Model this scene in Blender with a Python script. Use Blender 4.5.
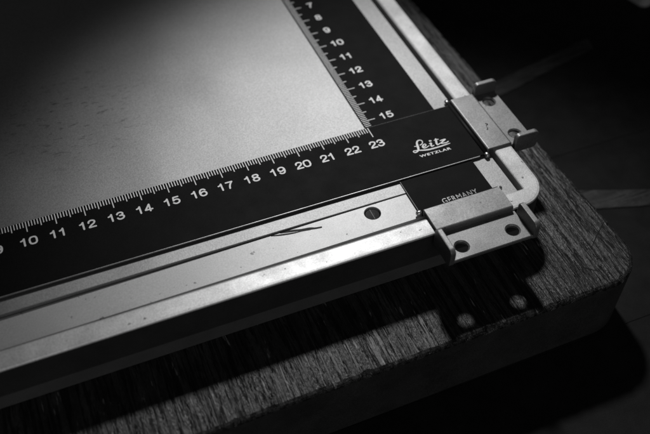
import bpy, bmesh, math, random
from mathutils import Matrix, Vector
random.seed(7)
for o in list(bpy.data.objects): bpy.data.objects.remove(o)
scn = bpy.context.scene
col = scn.collection

# ---------------------------------------------------------------- units: plan in centimetres
OX, OY, OZ = 22.0, -3.0, -5.2          # ruler origin -> table top is z = 0
def P(x, y, z): return Vector(((x-OX)*.01, (y-OY)*.01, (z-OZ)*.01))

# ---------------------------------------------------------------- camera
cam = bpy.data.cameras.new('camera'); camo = bpy.data.objects.new('camera', cam); col.objects.link(camo)
R_ = (0.925163, -0.379430, 0.010288); D_ = (-0.277116, -0.693718, -0.664803); F_ = (0.259383, 0.612200, -0.746948)
m = Matrix(((R_[0], -D_[0], -F_[0]), (R_[1], -D_[1], -F_[1]), (R_[2], -D_[2], -F_[2]))).to_4x4()
m.translation = P(12.0206, -21.8682, 22.2183)
camo.matrix_world = m
cam.sensor_width = 36; cam.lens = 850/650*36
cam.clip_start = .01; cam.clip_end = 20
cam.dof.use_dof = True; cam.dof.focus_distance = .303; cam.dof.aperture_fstop = 10
scn.camera = camo

# ---------------------------------------------------------------- world: a dark room
w = bpy.data.worlds.new('World'); scn.world = w; w.use_nodes = True
bg = w.node_tree.nodes['Background']; bg.inputs[0].default_value = (1, 1, 1, 1); bg.inputs[1].default_value = .012

# ---------------------------------------------------------------- the one lamp (behind, to the right, above)
ld = bpy.data.lights.new('desk_lamp_light', 'SPOT'); lo = bpy.data.objects.new('desk_lamp_light', ld); col.objects.link(lo)
ld.energy = 7.0; ld.shadow_soft_size = .021; ld.spot_size = math.radians(46); ld.spot_blend = 1.0
LP = P(32.2, 25.0, 36.0); AIM = P(24.0, -5.6, 0)
lo.location = LP; lo.rotation_euler = (AIM-LP).to_track_quat('-Z', 'Y').to_euler()

# the dim room on the photographer's side
rd = bpy.data.lights.new('room_light', 'AREA'); ro = bpy.data.objects.new('room_light', rd); col.objects.link(ro)
rd.shape = 'DISK'; rd.size = .9; rd.energy = 1.9
RP = P(4, -115, 60); ro.location = RP; ro.rotation_euler = (P(20, 0, 0)-RP).to_track_quat('-Z', 'Y').to_euler()

scn.view_settings.view_transform = 'Standard'; scn.view_settings.look = 'None'
scn.view_settings.exposure = 0; scn.view_settings.gamma = 1
scn.render.resolution_x = 1024; scn.render.resolution_y = 684

# ---------------------------------------------------------------- materials (a black and white place)
def newmat(name):
    mt = bpy.data.materials.new(name); mt.use_nodes = True
    nt = mt.node_tree; b = nt.nodes['Principled BSDF']
    return mt, nt, b
def N(nt, t, **kw):
    n = nt.nodes.new(t)
    for k, v in kw.items(): setattr(n, k, v)
    return n
def coords(nt, scale=(1, 1, 1), rot=(0, 0, 0)):
    g = N(nt, 'ShaderNodeNewGeometry'); mp = N(nt, 'ShaderNodeMapping')
    mp.inputs['Scale'].default_value = scale; mp.inputs['Rotation'].default_value = rot
    nt.links.new(g.outputs['Position'], mp.inputs['Vector']); return mp.outputs[0]
def noise(nt, vec, scale, detail=2, rough=.5):
    n = N(nt, 'ShaderNodeTexNoise'); n.inputs['Scale'].default_value = scale
    n.inputs['Detail'].default_value = detail; n.inputs['Roughness'].default_value = rough
    nt.links.new(vec, n.inputs['Vector']); return n.outputs['Fac']
def ramp(nt, fac, stops):
    r = N(nt, 'ShaderNodeValToRGB'); e = r.color_ramp.elements
    while len(e) < len(stops): e.new(.5)
    for el, (p, v) in zip(e, stops): el.position = p; el.color = (v, v, v, 1)
    nt.links.new(fac, r.inputs[0]); return r.outputs[0]
def math_(nt, op, a, b):
    n = N(nt, 'ShaderNodeMath', operation=op)
    for i, v in enumerate((a, b)):
        if isinstance(v, (int, float)): n.inputs[i].default_value = v
        else: nt.links.new(v, n.inputs[i])
    return n.outputs[0]
def bump(nt, b, h, strength, dist=.0005):
    n = N(nt, 'ShaderNodeBump'); n.inputs['Strength'].default_value = strength; n.inputs['Distance'].default_value = dist
    nt.links.new(h, n.inputs['Height']); nt.links.new(n.outputs[0], b.inputs['Normal'])
def setbase(nt, b, val):
    nt.links.new(val, b.inputs['Base Color'])

def speckled(name, base, metallic, rough, grain=.25, blot=.2, spec=.5, spots=0.0, gscale=2300, bs=.05, rv=.03, edge=0.0):
    mt, nt, b = newmat(name); v = coords(nt)
    g = ramp(nt, noise(nt, v, gscale, 1), [(.25, 1-grain), (.75, 1+grain)])
    bl = ramp(nt, noise(nt, v, 90, 4, .6), [(.3, 1-blot), (.7, 1+blot*.6)])
    val = math_(nt, 'MULTIPLY', math_(nt, 'MULTIPLY', g, bl), base)
    if spots:
        s = ramp(nt, noise(nt, coords(nt, (1, 1, 1)), 420, 3, .55), [(.685, 1.0), (.72, spots)])
        val = math_(nt, 'MULTIPLY', val, s)
    if edge:      # bare metal worn through along the arrises
        bv = N(nt, 'ShaderNodeBevel', samples=6); bv.inputs['Radius'].default_value = .0005
        ge = N(nt, 'ShaderNodeNewGeometry'); dt = N(nt, 'ShaderNodeVectorMath', operation='DOT_PRODUCT')
        nt.links.new(bv.outputs[0], dt.inputs[0]); nt.links.new(ge.outputs['True Normal'], dt.inputs[1])
        wm = ramp(nt, math_(nt, 'ADD', dt.outputs['Value'], math_(nt, 'MULTIPLY', noise(nt, v, 300, 3), .12)), [(.90, 1.0), (1.0, 0.0)])
        val = math_(nt, 'ADD', val, math_(nt, 'MULTIPLY', wm, edge))
    setbase(nt, b, val)
    b.inputs['Metallic'].default_value = metallic
    r = ramp(nt, noise(nt, v, 160, 3), [(.3, rough-rv), (.7, rough+rv)])
    nt.links.new(r, b.inputs['Roughness'])
    b.inputs['Specular IOR Level'].default_value = spec
    bump(nt, b, noise(nt, v, 1600, 2), bs, .0002)
    return mt
M = {}
M['alu'] = speckled('satin_aluminium', .54, .28, .47, .2, .22, spots=.2)
M['strip'] = speckled('smooth_grey_metal', .42, .22, .5, .12, .05, spots=.35, rv=.01)
M['lip'] = speckled('worn_bare_metal', .85, .5, .5, .2, .2)
M['faint'] = speckled('rubbed_print', .62, 0, .6, .5, .6, spec=.1)
M['slider'] = speckled('satin_nickel', .20, .6, .48, .24, .2, spots=.45, edge=.3)
M['skirt'] = speckled('dull_dark_metal', .045, .3, .55, .15, .2)
M['tray'] = speckled('grey_metal', .11, .3, .55, .1, .15)
M['black'] = speckled('black_enamel', .006, 0, .65, .25, .08, spec=.06, bs=.02)
M['print'] = speckled('white_print', .85, 0, .6, .12, .1, spec=.2)
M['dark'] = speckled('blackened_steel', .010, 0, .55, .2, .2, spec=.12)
M['pin'] = speckled('bright_steel', .55, .9, .3, .1, .1)
M['card'] = speckled('grey_card', .35, 0, .7, .1, .1)

def bed_material():
    mt, nt, b = newmat('grey_enamel_bed'); v = coords(nt)
    g = ramp(nt, noise(nt, v, 2000, 1), [(.25, .82), (.75, 1.18)])
    bl = ramp(nt, noise(nt, v, 22, 3, .5), [(.3, .88), (.7, 1.06)])
    val = math_(nt, 'MULTIPLY', math_(nt, 'MULTIPLY', g, bl), .30)
    # scuffs: thin flecks drawn out along the ruler, in a worn patch
    fl = ramp(nt, noise(nt, coords(nt, (.35, 1, 1), (0, 0, .18)), 700, 3, .65), [(.59, 0.0), (.70, 1.0)])
    msk = N(nt, 'ShaderNodeVectorMath', operation='DISTANCE')
    g2 = N(nt, 'ShaderNodeNewGeometry'); nt.links.new(g2.outputs['Position'], msk.inputs[0]); msk.inputs[1].default_value = P(12.3, 5.0, -.2)
    patch = ramp(nt, math_(nt, 'MULTIPLY', msk.outputs['Value'], 14), [(.1, 1.0), (.62, 0.0)])
    val = math_(nt, 'MULTIPLY', val, math_(nt, 'SUBTRACT', 1.0, math_(nt, 'MULTIPLY', math_(nt, 'MULTIPLY', fl, patch), .6)))
    setbase(nt, b, val)
    b.inputs['Roughness'].default_value = .57; b.inputs['Metallic'].default_value = .78
    # slightly dished sheet
    bump(nt, b, math_(nt, 'ADD', math_(nt, 'MULTIPLY', noise(nt, v, 1500, 2), .012), noise(nt, coords(nt, (1.4, .7, 1), (0, 0, .5)), 16, 1)), .35, .006)
    return mt
M['bed'] = bed_material()

def wood_material(name, base, along, scale, rough, rot=0.0, bstr=.5, spec=.5, nicks=0.0):
    mt, nt, b = newmat(name)
    def st(k): return coords(nt, (1, k, 1) if along == 'y' else (k, 1, 1), (0, 0, rot))
    f1 = noise(nt, st(.02), scale, 4, .65); f2 = noise(nt, st(.03), scale*.2, 3, .6); f3 = noise(nt, coords(nt), 110, 4, .6)
    pores = ramp(nt, noise(nt, st(.05), scale*1.3, 3, .7), [(.51, 1.0), (.57, .25)])
    fine = ramp(nt, noise(nt, st(.25), 2400, 2, .6), [(.3, .62), (.7, 1.4)])
    a = ramp(nt, f1, [(.25, .5), (.75, 1.5)]); c = ramp(nt, f2, [(.3, .6), (.7, 1.35)]); d = ramp(nt, f3, [(.3, .6), (.7, 1.35)])
    val = math_(nt, 'MULTIPLY', math_(nt, 'MULTIPLY', math_(nt, 'MULTIPLY', a, c), math_(nt, 'MULTIPLY', math_(nt, 'MULTIPLY', d, fine), pores)), base)
    if nicks:
        nk = ramp(nt, noise(nt, st(.14), 620, 3, .6), [(.655, 0.0), (.70, nicks)])
        val = math_(nt, 'ADD', val, nk)
    setbase(nt, b, val)
    r = ramp(nt, f1, [(.3, rough-.06), (.7, rough+.12)]); nt.links.new(r, b.inputs['Roughness'])
    b.inputs['Specular IOR Level'].default_value = spec
    bump(nt, b, math_(nt, 'MULTIPLY', math_(nt, 'ADD', math_(nt, 'ADD', f1, f2), math_(nt, 'MULTIPLY', fine, .3)), pores), bstr, .0006)
    return mt
M['wood'] = wood_material('dark_oak', .026, 'y', 640, .42, math.radians(-1.6), .9, .45, .18)
M['side'] = speckled('dark_oak_edge', .035, 0, .6, .3, .3, spec=.15)
M['table'] = speckled('dark_table_wood', .011, 0, .6, .3, .35, spec=.1)
M['streak'] = wood_material('streak_tone', .028, 'x', 600, .6, 0, .2, .3)  # tone of the strips that stand in for light streaks

# ---------------------------------------------------------------- helpers
def obj(name, bm, mat, parent=None, bevel=0, smooth=False, seg=2):
    bmesh.ops.recalc_face_normals(bm, faces=bm.faces)
    me = bpy.data.meshes.new(name); bm.to_mesh(me); bm.free(); me.materials.append(mat)
    o = bpy.data.objects.new(name, me); col.objects.link(o)
    if parent: o.parent = parent; o.matrix_parent_inverse = parent.matrix_world.inverted()
    if bevel:
        md = o.modifiers.new('bevel', 'BEVEL'); md.width = bevel*.01; md.segments = seg; md.limit_method = 'ANGLE'; md.angle_limit = math.radians(46)
    if smooth:
        for p in me.polygons: p.use_smooth = True
    return o
def tag(o, label, cat, group=None, kind=None):
    if label: o['label'] = label
    if cat: o['category'] = cat
    if group: o['group'] = group
    if kind: o['kind'] = kind
    return o
def empty(name, x, y, z):
    o = bpy.data.objects.new(name, None); col.objects.link(o); o.location = P(x, y, z); o.empty_display_size = .01
    bpy.context.view_layer.update(); return o
def box(bm, x0, x1, y0, y1, z0, z1):
    vs = [bm.verts.new(P(x, y, z)) for z in (z0, z1) for x, y in ((x0, y0), (x1, y0), (x1, y1), (x0, y1))]
    for f in ((0, 1, 2, 3), (4, 5, 6, 7), (0, 1, 5, 4), (1, 2, 6, 5), (2, 3, 7, 6), (3, 0, 4, 7)): bm.faces.new([vs[i] for i in f])
def boxobj(name, dims, mat, parent=None, bevel=0):
    bm = bmesh.new(); box(bm, *dims); return obj(name, bm, mat, parent, bevel)
def round_poly(pts, rad, n=10):
    """corner-rounded polygon; rad one number or one per corner"""
    out = []; k = len(pts)
    for i, p in enumerate(pts):
        r = rad[i] if isinstance(rad, (list, tuple)) else rad
        p = Vector(p); a = (Vector(pts[i-1])-p).normalized(); c = (Vector(pts[(i+1) % k])-p).normalized()
        if r <= 0: out += [tuple(p)]*(n+1); continue
        ang = a.angle(c); t = r/math.tan(ang/2); ctr = p+(a+c).normalized()*(r/math.sin(ang/2))
        s = p+a*t-ctr; e = p+c*t-ctr
        for j in range(n+1):
            f = j/n; th = s.angle(e); q = (s*math.sin((1-f)*th)+e*math.sin(f*th))/math.sin(th) if th > 1e-6 else s
            out.append(tuple(ctr+q))
    return out
def dedupe(pts):
    o = []
    for p in pts:
        if not o or (Vector(p)-Vector(o[-1])).length > 1e-6: o.append(p)
    if (Vector(o[0])-Vector(o[-1])).length < 1e-6: o.pop()
    return o
def loft(bm, rings, cap0=True, cap1=True):
    R = [[bm.verts.new(P(*p)) for p in r] for r in rings]
    for a, b in zip(R, R[1:]):
        for i in range(len(a)): bm.faces.new((a[i], a[(i+1) % len(a)], b[(i+1) % len(b)], b[i]))
    if cap0: bm.faces.new(R[0])
    if cap1: bm.faces.new(R[-1])
def inset_poly(pts, t):
    k = len(pts); area = sum(pts[i-1][0]*pts[i][1]-pts[i][0]*pts[i-1][1] for i in range(k)); sg = 1 if area > 0 else -1
    out = []
    for i in range(k):
        a, p, c = Vector(pts[i-1]), Vector(pts[i]), Vector(pts[(i+1) % k]); d1 = (p-a).normalized(); d2 = (c-p).normalized()
        n1 = Vector((-d1.y, d1.x))*sg; n2 = Vector((-d2.y, d2.x))*sg; q = n1+n2
        out.append(tuple(p+q*(t/max(.3, q.dot(n1)))))
    return out
def plate(bm, outline, holes, top, z0, mp=lambda u, v, z: (u, v, z), ch=.015, hch=.0):
    """flat plate with round holes and small chamfers; top is a number or a function of (u,v)"""
    tz = top if callable(top) else (lambda u, v: top)
    outline = dedupe(outline); hch = hch or ch
    def circ(cx, cy, q): return [(cx+q*math.cos(2*math.pi*i/32), cy+q*math.sin(2*math.pi*i/32)) for i in range(32)]
    loops = [(inset_poly(outline, ch), outline, ch)]+[(circ(cx, cy, q+hch), circ(cx, cy, q), hch) for cx, cy, q in holes]
    es, bs = [], []
    for L, O, c in loops:
        rings = [[bm.verts.new(P(*mp(u, v, tz(u, v)))) for u, v in L], [bm.verts.new(P(*mp(u, v, tz(u, v)-c))) for u, v in O], [bm.verts.new(P(*mp(u, v, z0))) for u, v in O]]
        n = len(O)
        for a, b in zip(rings, rings[1:]):
            for i in range(n): bm.faces.new((a[i], a[(i+1) % n], b[(i+1) % n], b[i]))
        es += [bm.edges.get((rings[0][i], rings[0][(i+1) % n])) for i in range(n)]
        bs += [bm.edges.get((rings[2][i], rings[2][(i+1) % n])) for i in range(n)]
    for e in (es, bs): bmesh.ops.triangle_fill(bm, use_beauty=True, use_dissolve=False, edges=e)
def prism(bm, prof, u0, u1, mp):
    prof = dedupe(prof)
    a = [bm.verts.new(P(*mp(u0, v, z))) for v, z in prof]; b = [bm.verts.new(P(*mp(u1, v, z))) for v, z in prof]
    bm.faces.new(a); bm.faces.new(b)
    for i in range(len(a)): bm.faces.new((a[i], a[(i+1) % len(a)], b[(i+1) % len(b)], b[i]))
def text_obj(name, s, x, y, z, size, mat, parent, sx=1.0, offset=0.0, spacing=1.0, rot=0.0):
    cu = bpy.data.curves.new('text', 'FONT'); cu.body = s; cu.size = 1; cu.align_x = 'CENTER'; cu.align_y = 'CENTER'
    cu.offset = offset; cu.space_character = spacing; cu.resolution_u = 4
    t = bpy.data.objects.new('text', cu); col.objects.link(t)
    bpy.context.view_layer.update()
    me = bpy.data.meshes.new_from_object(t.evaluated_get(bpy.context.evaluated_depsgraph_get()))
    bpy.data.objects.remove(t); bpy.data.curves.remove(cu)
    xs = [v.co.x for v in me.vertices]; ys = [v.co.y for v in me.vertices]
    cx, cy = (min(xs)+max(xs))/2, (min(ys)+max(ys))/2; h = max(ys)-min(ys)
    k = size/h; c, sn = math.cos(rot), math.sin(rot)
    for v in me.vertices:
        a, b = (v.co.x-cx)*k*sx, (v.co.y-cy)*k
        v.co = P(x+a*c-b*sn, y+a*sn+b*c, z)
    me.name = name; me.materials.clear(); me.materials.append(mat)
    o = bpy.data.objects.new(name, me); col.objects.link(o); o.parent = parent; o.matrix_parent_inverse = parent.matrix_world.inverted()
    return o
def stroke(bm, pts, z):
    """brush stroke with changing width, smoothed"""
    def cr(a, b, c, d, t): return .5*((2*b)+(c-a)*t+(2*a-5*b+4*c-d)*t*t+(3*b-a-3*c+d)*t**3)
    Q = []
    for i in range(len(pts)-1):
        a, b, c, d = pts[max(i-1, 0)], pts[i], pts[i+1], pts[min(i+2, len(pts)-1)]
        for j in range(6): Q.append([cr(a[k], b[k], c[k], d[k], j/6) for k in range(3)])
    Q.append(list(pts[-1])); prev = None; n = len(Q)
    for i, (x, y, r) in enumerate(Q):
        dx = Q[min(i+1, n-1)][0]-Q[max(i-1, 0)][0]; dy = Q[min(i+1, n-1)][1]-Q[max(i-1, 0)][1]; l = math.hypot(dx, dy) or 1
        cur = (bm.verts.new(P(x-dy/l*r, y+dx/l*r, z+i*2e-5)), bm.verts.new(P(x+dy/l*r, y-dx/l*r, z+i*2e-5)))
        if prev: bm.faces.new((prev[0], prev[1], cur[1], cur[0]))
        prev = cur
    for (x, y, r) in (Q[0], Q[-1]):
        bm.faces.new([bm.verts.new(P(x+r*math.cos(a*math.pi/5), y+r*math.sin(a*math.pi/5), z-1e-4)) for a in range(10)])

DIG = {   # stroked grotesque figures in a box .62 wide and 1 high
'0': [[(.31, 1), (.12, .93), (.03, .72), (.02, .5), (.03, .28), (.12, .07), (.31, 0), (.5, .07), (.59, .28), (.6, .5), (.59, .72), (.5, .93), (.31, 1)]],
'1': [[(.08, .74), (.2, .79), (.3, .9), (.34, 1)], [(.34, 1), (.34, .5), (.34, 0)]],
'2': [[(.05, .70), (.09, .88), (.22, .99), (.38, .99), (.53, .89), (.56, .72), (.48, .53), (.3, .36), (.14, .2), (.05, .03)], [(.05, .02), (.3, .02), (.59, .02)]],
'3': [[(.06, .78), (.12, .92), (.28, 1), (.45, .95), (.54, .8), (.5, .63), (.38, .55), (.27, .54)], [(.27, .54), (.44, .52), (.57, .41), (.58, .22), (.47, .06), (.3, 0), (.13, .06), (.04, .23)]],
'4': [[(.42, 0), (.42, .5), (.42, 1)], [(.42, 1), (.22, .62), (.02, .25)], [(.02, .23), (.3, .23), (.62, .23)]],
'5': [[(.55, .98), (.34, .98), (.14, .98)], [(.14, .98), (.11, .72), (.08, .48)], [(.08, .48), (.18, .58), (.34, .62), (.51, .54), (.59, .35), (.54, .13), (.38, .01), (.2, .01), (.04, .17)]],
'6': [[(.54, .82), (.45, .96), (.3, 1), (.14, .92), (.05, .68), (.03, .42), (.07, .18), (.2, .02), (.38, .01), (.53, .1), (.59, .3), (.54, .5), (.4, .61), (.22, .57), (.08, .42)]],
'7': [[(.04, .97), (.3, .97), (.6, .97)], [(.6, .97), (.42, .68), (.29, .35), (.23, 0)]],
'8': [[(.31, 1), (.14, .95), (.07, .78), (.14, .61), (.31, .54), (.49, .44), (.58, .26), (.5, .07), (.31, 0), (.12, .07), (.04, .26), (.13, .44), (.31, .54), (.48, .61), (.55, .78), (.48, .95), (.31, 1)]],
}
DIG['9'] = [[(.62-x, 1-y) for x, y in k] for k in DIG['6']]
def numeral(n, x, y, z, h, sx, parent):
    bm = bmesh.new(); adv = .76; t = str(n); wdt = (adv*(len(t)-1)+.62); r = .085*h
    for i, ch in enumerate(t):
        for q, st in enumerate(DIG[ch]):
            stroke(bm, [(x+((a+i*adv)-wdt/2)*h*sx, y+(b-.5)*(h-2*r), r) for a, b in st], z+q*4e-4)
    return obj('numeral', bm, M['print'], parent)

# ================================================================ SETTING: table top
ZT, ZW = -5.2, -2.0
tt = boxobj('table_top', (-60, 90, -60, 90, ZT-3.2, ZT-.25), M['table']); tag(tt, None, None, kind='structure')
y = -44.9
while y < 85:
    boxobj('plank', (-60, 90, y+.006, y+8.994, ZT-.25, ZT), M['table'], tt, .015); y += 9.0

# ================================================================ wooden board under the easel
bd = empty('wooden_board', 10, 8, ZT)
tag(bd, 'thick dark oak board with a rounded corner, lying on the table', 'board')
def resample(pts, step):
    out = []; k = len(pts)
    for i in range(k):
        a, b = Vector(pts[i]), Vector(pts[(i+1) % k]); n = max(1, int((b-a).length/step))
        out += [tuple(a.lerp(b, j/n)) for j in range(n)]
    return out
def inner(p, q, t):   # point t cm inside outline point p with outline neighbours q
    d = (Vector(q[1])-Vector(q[0])).normalized(); return (p[0]-d.y*t, p[1]+d.x*t)
base = resample(dedupe(round_poly([(-10, -9.25), (30.5, -8.86), (29.45, 25), (-10, 25)], 1.65, 16)), .16)
K = len(base); wear = [0]*K; w_ = 0
for i in range(K):
    w_ = w_*.6+random.uniform(-.02, .022); wear[i] = abs(w_)+(.07 if random.random() < .05 else 0)
def ring(t, z, k=0.0, kz=0.0):
    return [inner(base[i], (base[i-1], base[(i+1) % K]), t+k*wear[i])+(z-kz*wear[i],) for i in range(K)]
bm = bmesh.new()
loft(bm, [ring(.12, ZT+.02), ring(.02, ZT+.12), ring(0, ZT+.2), ring(0, ZW-.16)], True, False)
obj('edge', bm, M['side'], bd)
bm = bmesh.new()
loft(bm, [ring(0, ZW-.16), ring(.01, ZW-.09, .6, .6), ring(.05, ZW-.03, 1.2, .5), ring(.15, ZW, 1, 0)], False, True)
slab = obj('slab', bm, M['wood'], bd)
for pts in ([(30.26, -6.16, .012), (29.59, -6.65, .022), (29.0, -7.13, .010)], [(29.74, -7.01, .02), (29.78, -7.2, .05), (29.82, -7.41, .02)],
            [(28.19, -7.74, .01), (28.36, -7.9, .035), (28.5, -8.02, .02), (28.69, -8.14, .01)]):
    bm = bmesh.new(); stroke(bm, pts, ZW+.004); obj('gouge', bm, M['dark'], bd)

# ================================================================ easel: tray, bed, rail frame
ea = empty('enlarging_easel', 12, 8, ZW)
tag(ea, 'silver metal enlarging easel frame with a grey bed on the wooden board', 'easel')
RZ, BZ = .05, -.135
X0, X1, Y0, Y1 = -6.0, 27.65, -5.80, 22.0
def rr(i, z, r): 
    return [(a, b, z) for a, b in round_poly([(X0+i, Y0+i), (X1-i, Y0+i), (X1-i, Y1-i), (X0+i, Y1-i)], r, 14)]
bm = bmesh.new()
loft(bm, [rr(.05, RZ-.004, 1.09),
          rr(.10, RZ, 1.04), rr(.66, RZ, .1), rr(.71, RZ-.025, .05), rr(.74, RZ-.05, .03), rr(.74, -1.30, .03)], False, False)
obj('rail_frame', bm, M['alu'], ea)
bm = bmesh.new(); loft(bm, [rr(0, RZ-.07, 1.14), rr(.008, RZ-.03, 1.132), rr(.025, RZ-.010, 1.115), rr(.052, RZ-.0035, 1.088)], False, False)
obj('lip', bm, M['lip'], ea)
bm = bmesh.new(); loft(bm, [rr(.04, -1.32, 1.1), rr(.005, -1.28, 1.14), rr(.0, RZ-.07, 1.14)], False, False)
obj('skirt', bm, M['skirt'], ea)
bm = bmesh.new(); loft(bm, [rr(.07, ZW, 1.1), rr(.05, ZW+.03, 1.1), rr(.05, -1.34, 1.1), rr(.1, -1.31, 1.1)])
obj('tray', bm, M['tray'], ea)
bm = bmesh.new()
plate(bm, [(-5, -3.56), (24.4, -3.56), (24.4, -4.99), (26.77, -4.99), (26.77, 21), (-5, 21)], [], BZ, -1.30)
obj('bed', bm, M['bed'], ea)
# separate lower strip, a little proud to the right and sunk to the left
sz = lambda u, v: -.150-.0095*(24.4-u)
bm = bmesh.new()
plate(bm, [(-5, -4.82), (24.37, -4.80), (24.37, -3.58), (-5, -3.58)], [(21.43, -3.97, .295)], sz, -1.25)
obj('strip', bm, M['strip'], ea)
# screw sunk in the hole
def disc_rings(cx, cy, spec, n=28):
    return [[(cx+r*math.cos(2*math.pi*i/n), cy+r*math.sin(2*math.pi*i/n), z) for i in range(n)] for r, z in spec]
zh = sz(21.43, -3.97)
bm = bmesh.new(); loft(bm, disc_rings(21.43, -3.97, [(.292, zh-.8), (.292, zh-.12), (.25, zh-.07), (.10, zh-.055)]))
sc = obj('screw', bm, M['dark'], ea)
bm = bmesh.new(); box(bm, 21.41, 21.44, -4.2, -3.74, zh-.07, zh-.05); obj('slot', bm, M['skirt'], sc)
# two dark strokes painted for the shadow wedge running out of the joint
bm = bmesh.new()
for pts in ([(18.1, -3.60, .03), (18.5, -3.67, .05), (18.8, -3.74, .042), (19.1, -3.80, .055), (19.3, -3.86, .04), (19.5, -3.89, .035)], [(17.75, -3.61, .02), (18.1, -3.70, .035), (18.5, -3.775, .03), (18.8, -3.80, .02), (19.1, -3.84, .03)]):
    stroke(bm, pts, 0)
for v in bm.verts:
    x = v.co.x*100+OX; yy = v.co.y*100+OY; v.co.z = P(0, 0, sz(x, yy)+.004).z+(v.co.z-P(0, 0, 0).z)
obj('shade_wedge', bm, M['dark'], ea)

# ================================================================ masking blades with ruler scales
def slider(root, mp, u0, cov, rail, plate_out, hole_v, ear_v0, hu=1.73, zt=.2, pz=-.35):
    """cov=(v_in,v_out); rail outer v; u0 = centre along the rail"""
    a, b = cov; th = .085
    prof = round_poly([(a, -.10), (a, zt), (b, zt), (b, pz-.1), (b-th, pz-.1), (b-th, zt-th), (a+th, zt-th), (a+th, -.10)],
                      [0, .07, .09, 0, 0, .03, .03, 0], 5)
    c0, c1 = u0-1.57, u0+1.45
    bm = bmesh.new(); prism(bm, prof, c0, c1, mp)
    cv = obj('slide_cover', bm, M['slider'], root, .015)
    bm = bmesh.new()
    plate(bm, [(u0-hu+.2, b-.02), (u0+hu-.2, b-.02), (u0+hu-.2, plate_out), (u0-hu+.2, plate_out)],
          [(u0-1.0, hole_v, .235), (u0+1.0, hole_v, .235)], pz, pz-.13, mp, .03, .05)
    obj('lug_plate', bm, M['slider'], root)
    for s in (-1, 1):
        o0, o1 = (u0-hu, u0-hu+.2) if s < 0 else (u0+hu-.2, u0+hu)
        bm = bmesh.new()
        prism(bm, round_poly([(ear_v0, pz-.28), (plate_out+.03, pz-.28), (plate_out+.03, pz+.55), (ear_v0, pz+.55)], [.05, .2, .2, .16], 8), o0, o1, mp)
        obj('ear', bm, M['slider'], root, .035)
    # pin that carries the blade along the inner side of the cover
    def pin(name, spec, mat, par):
        n = 16; bm = bmesh.new()
        loft(bm, [[mp(u, a-.06+q*math.cos(2*math.pi*i/n), -.03+q*math.sin(2*math.pi*i/n)) for i in range(n)] for u, q in spec])
        return obj(name, bm, mat, par, smooth=True)
    hp = pin('hinge_pin', [(c0-.02, .09), (c1+.02, .09)], M['dark'], root)
    pin('pin_tip', [(c0-.22, .04), (c0-.19, .085), (c0-.05, .10), (c0-.02, .08), (c0-.021, .03)], M['pin'], hp)
    pin('pin_tip', [(c1+.021, .03), (c1+.02, .08), (c1+.05, .10), (c1+.19, .085), (c1+.22, .04)], M['pin'], hp)
    return cv

# ---- vertical blade: lies lowest, runs to the front rail
vb = empty('masking_blade', 24.5, 2, -.19)
tag(vb, 'black ruler blade numbered 7 to 15, running away from the camera under the other blade', 'ruler blade', 'black ruler blades of the easel')
boxobj('blade', (22.97, 25.95, -4.82, 20.5, -.132, -.074), M['black'], vb, .012)
boxobj('bare_edge', (22.945, 22.968, -4.82, -3.02, -.130, -.080), M['tray'], vb)
zp = -.0715
bm = bmesh.new(); y15 = .4587
k = -3
while True:
    yy = y15-k*.1*(-1)
    if yy > 12: break
    ln = .57 if k % 10 == 0 else (.42 if k % 5 == 0 else .27)
    hw = .016
    bm.faces.new([bm.verts.new(P(*q, zp)) for q in ((22.985, yy-hw), (22.97+ln, yy-hw), (22.97+ln, yy+hw), (22.985, yy+hw))])
    k += 1
obj('scale_marks', bm, M['print'], vb)
for n in range(5, 16):
    numeral(n, 24.04 if n > 9 else 23.98, y15+15-n+.03, zp, .37, 1.02, vb)
text_obj('lettering', 'GERMANY', 24.65, -4.47, zp, .25, M['faint'], vb, .80, .012, 1.15)
slider(vb, lambda u, v, z: (u, -v, z), 24.57, (4.75, 5.84), 5.80, 7.08, 6.60, 5.93, 1.73, .21, -.03)

# ---- horizontal blade: lies on top, runs to the right rail
hb = empty('masking_blade', 18, -1.5, -.1)
tag(hb, 'black ruler blade numbered 9 to 23 along the front, bearing the white script logo', 'ruler blade', 'black ruler blades of the easel')
boxobj('blade', (-4, 26.60, -2.955, 0, -.066, 0), M['black'], hb, .012)
boxobj('bare_edge', (-4, 26.3, -2.977, -2.957, -.062, -.012), M['slider'], hb)
boxobj('upper_edge', (22.98, 26.5, .001, .014, -.060, -.004), M['skirt'], hb)
zp = .0035
bm = bmesh.new()
for k in range(50, 231):
    x = k*.1; ln = .5 if k % 10 == 0 else (.37 if k % 5 == 0 else .27)
    if k == 230: ln = .55
    hw = .018
    bm.faces.new([bm.verts.new(P(*q, zp)) for q in ((x-hw, -ln), (x+hw, -ln), (x+hw, -.012), (x-hw, -.012))])
obj('scale_marks', bm, M['print'], hb)
for n in range(7, 24):
    numeral(n, n-.03, -.95, zp, .385, 1.05, hb)
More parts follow.
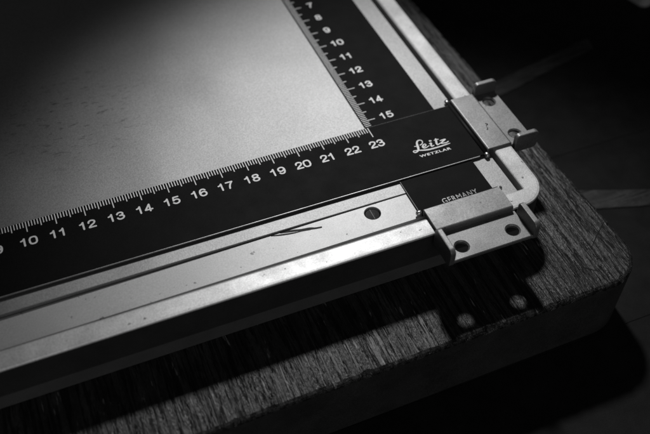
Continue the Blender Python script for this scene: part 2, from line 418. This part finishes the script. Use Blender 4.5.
LOGO = {
'L': [(24.465, -1.621, 0.0142), (24.557, -1.588, 0.0126), (24.628, -1.502, 0.0126), (24.625, -1.408, 0.0142), (24.552, -1.366, 0.0174), (24.463, -1.393, 0.0205), (24.4, -1.482, 0.0237), (24.361, -1.61, 0.0284), (24.333, -1.729, 0.0284), (24.291, -1.833, 0.0237), (24.208, -1.9, 0.0189), (24.115, -1.919, 0.0174), (24.069, -1.862, 0.0142), (24.108, -1.821, 0.0126), (24.181, -1.829, 0.0126), (24.277, -1.854, 0.0158), (24.436, -1.909, 0.0205), (24.63, -1.956, 0.0221), (24.841, -1.97, 0.0221), (25.092, -1.97, 0.0205), (25.349, -1.959, 0.0174), (25.568, -1.946, 0.0095)],
'Lbar': [(24.237, -1.609, 0.0095), (24.326, -1.631, 0.0142)],
'e': [(24.504, -1.749, 0.0142), (24.603, -1.75, 0.0142), (24.677, -1.697, 0.0142), (24.657, -1.632, 0.0142), (24.575, -1.665, 0.0189), (24.518, -1.746, 0.0237), (24.535, -1.818, 0.0189), (24.628, -1.825, 0.0142), (24.766, -1.775, 0.0111)],
'i': [(24.833, -1.68, 0.0111), (24.905, -1.674, 0.0189), (24.854, -1.775, 0.0237), (24.855, -1.846, 0.0189), (24.954, -1.824, 0.0126)],
'idot': [(24.911, -1.553, 0.025), (24.944, -1.561, 0.025)],
't': [(25.171, -1.537, 0.0205), (25.126, -1.673, 0.0253), (25.089, -1.782, 0.0237), (25.099, -1.847, 0.0189), (25.226, -1.81, 0.0126)],
'tbar': [(25.077, -1.584, 0.0095), (25.161, -1.582, 0.0158), (25.253, -1.587, 0.0126)],
'z': [(25.29, -1.686, 0.0126), (25.4, -1.681, 0.0189), (25.505, -1.687, 0.0158), (25.36, -1.758, 0.0189), (25.248, -1.827, 0.0158), (25.373, -1.855, 0.0174), (25.468, -1.866, 0.0158), (25.563, -1.83, 0.0126)],
}
bm = bmesh.new()
for i, s in enumerate(LOGO.values()): stroke(bm, [(a, b, c*1.55) for a, b, c in s], zp+i*4e-4)
obj('script_logo', bm, M['print'], hb)
text_obj('lettering', 'WETZLAR', 24.83, -2.185, zp, .125, M['print'], hb, 1.5, .035, 1.2, math.radians(-1))
slider(hb, lambda u, v, z: (v, u, z), -1.33, (26.64, 27.69), 27.65, 28.74, 28.2, 27.78, 1.70, .17, -.05)

# ================================================================ dim things beyond the board
def streak(name, pts, label):  # thin strip added in place of a dim streak of light on the table
    bm = bmesh.new(); plate(bm, pts, [], ZT+.05, ZT+.004)
    return tag(obj(name, bm, M['streak']), label, 'streak strip', 'strips added for light streaks beyond the board')
streak('light_streak', [(31.2, 4.40), (39.2, 6.38), (39.4, 7.24), (31.2, 5.45)], 'narrow dim strip added as a streak of light on the table beyond the right slide clamp')
streak('light_streak', [(31.2, -2.92), (40, -5.6), (40, -4.9), (31.2, -1.62)], 'narrow dim strip added as a streak of light on the table beside the board corner')
bm = bmesh.new(); plate(bm, round_poly([(43.9, 8.4), (60, 12.5), (57, 24), (40.95, 20)], .4, 6), [], ZT+1.2, ZT+.004)
tag(obj('card_box', bm, M['card']), 'pale flat box cut off by the top right corner of the picture', 'box')

bm = bmesh.new(); stroke(bm, [(27.26, -1.62, .02), (27.31, -1.69, .028), (27.22, -1.76, .008), (27.21, -1.88, .012), (27.17, -1.94, .028)], .174); obj('scuff', bm, M['dark'], hb)
